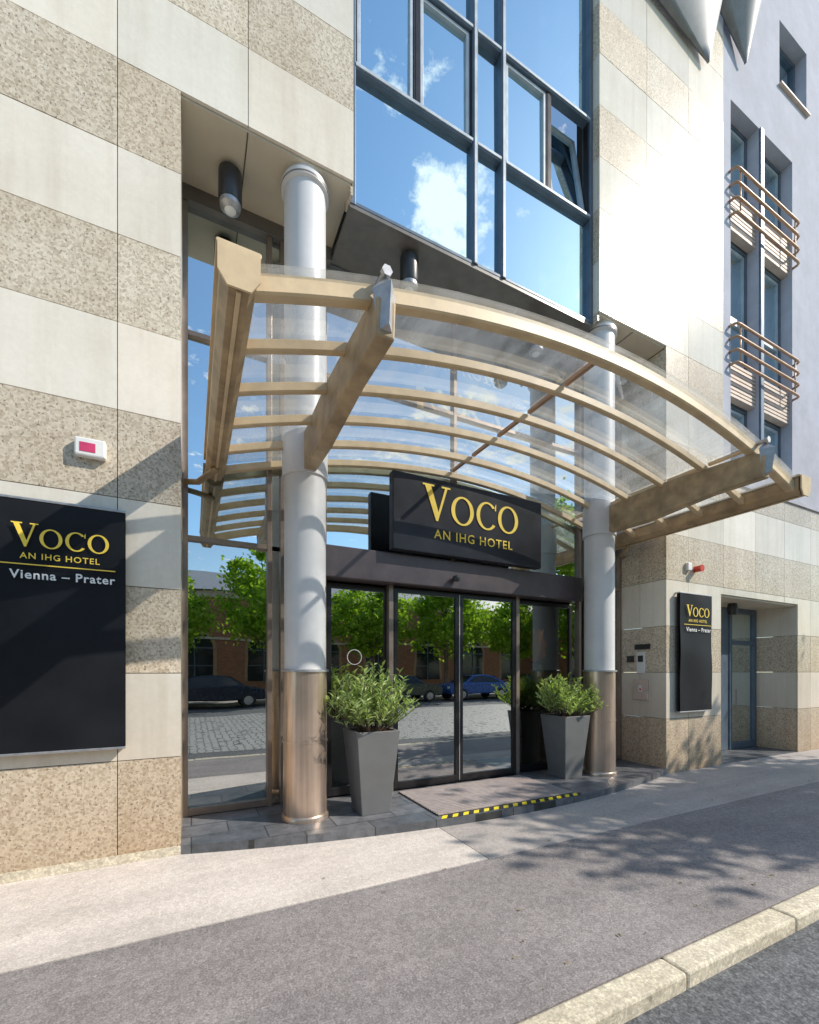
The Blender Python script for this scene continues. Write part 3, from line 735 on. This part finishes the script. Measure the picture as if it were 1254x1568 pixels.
# ------------------------------------------------------------ light
sun_dir=Vector((.65,-.46,.635)).normalized()
el=math.asin(sun_dir.z); azm=math.atan2(sun_dir.x,sun_dir.y)
W=bpy.data.worlds.new('World'); S.world=W; W.use_nodes=True; nt=W.node_tree; nt.nodes.clear()
out=nt.nodes.new('ShaderNodeOutputWorld'); bg=nt.nodes.new('ShaderNodeBackground'); sk=nt.nodes.new('ShaderNodeTexSky')
sk.sky_type='NISHITA'; sk.sun_disc=False; sk.sun_elevation=el; sk.sun_rotation=azm; sk.air_density=1.0; sk.dust_density=.3; sk.ozone_density=2.0
bg.inputs[1].default_value=.15
nt.links.new(mixc(nt,1.,sk.outputs[0],(1.28,1.38,1.33),'MULTIPLY'),bg.inputs[0])
tc=nt.nodes.new('ShaderNodeTexCoord'); sp=nt.nodes.new('ShaderNodeSeparateXYZ'); nt.links.new(tc.outputs['Generated'],sp.inputs[0])
mx=nt.nodes.new('ShaderNodeMath'); mx.operation='MAXIMUM'; mx.inputs[1].default_value=.06; nt.links.new(sp.outputs[2],mx.inputs[0])
vd=nt.nodes.new('ShaderNodeVectorMath'); vd.operation='DIVIDE'; nt.links.new(tc.outputs['Generated'],vd.inputs[0])
cb=nt.nodes.new('ShaderNodeCombineXYZ'); 
for i in range(3): nt.links.new(mx.outputs[0],cb.inputs[i])
nt.links.new(cb.outputs[0],vd.inputs[1])
nz=N(nt,'ShaderNodeTexNoise',Scale=7.5,Detail=7.,Roughness=.62); nt.links.new(vd.outputs[0],nz.inputs['Vector'])
acc=nz.outputs[0]
for (cx,cy,r,s) in ((.47,-.84,.16,.20),(.80,-.72,.16,.13),(1.2,-1.6,.9,.12),(-.6,-1.3,.6,.12),(.2,.8,.9,.16),(-1.2,.3,.9,.14)):
    ds=nt.nodes.new('ShaderNodeVectorMath'); ds.operation='DISTANCE'; nt.links.new(vd.outputs[0],ds.inputs[0]); ds.inputs[1].default_value=(cx,cy,1)
    mr=N(nt,'ShaderNodeMapRange'); mr.inputs[1].default_value=0; mr.inputs[2].default_value=r; mr.inputs[3].default_value=s; mr.inputs[4].default_value=0; nt.links.new(ds.outputs['Value'],mr.inputs[0])
    ad=nt.nodes.new('ShaderNodeMath'); ad.operation='ADD'; nt.links.new(acc,ad.inputs[0]); nt.links.new(mr.outputs[0],ad.inputs[1]); acc=ad.outputs[0]
rp=ramp(nt,acc,[(.60,0.),(.71,1.)])
bg2=nt.nodes.new('ShaderNodeBackground'); bg2.inputs[0].default_value=(1,.97,.92,1); bg2.inputs[1].default_value=1.4
ms=nt.nodes.new('ShaderNodeMixShader'); nt.links.new(rp,ms.inputs[0]); nt.links.new(bg.outputs[0],ms.inputs[1]); nt.links.new(bg2.outputs[0],ms.inputs[2]); nt.links.new(ms.outputs[0],out.inputs[0])
ld=bpy.data.lights.new('sun','SUN'); ld.energy=5; ld.angle=math.radians(.5); ld.color=(1,.93,.82); lo=bpy.data.objects.new('sun',ld); COL.objects.link(lo)
lo.rotation_euler=(-sun_dir).to_track_quat('-Z','Y').to_euler(); lo.location=(10,-8,12)

# ------------------------------------------------------------ camera
cd=bpy.data.cameras.new('camera'); cam=bpy.data.objects.new('camera',cd); COL.objects.link(cam); S.camera=cam
cd.sensor_fit='VERTICAL'; cd.sensor_height=36; cd.lens=670/1568*36; cd.shift_y=244/1568; cd.clip_end=2000; cd.clip_start=.05
cam.location=(0,0,1.55); cam.rotation_euler=(math.pi/2,0,-math.radians(26.5))
S.view_settings.view_transform='Standard'; S.view_settings.look='None'; S.view_settings.exposure=0
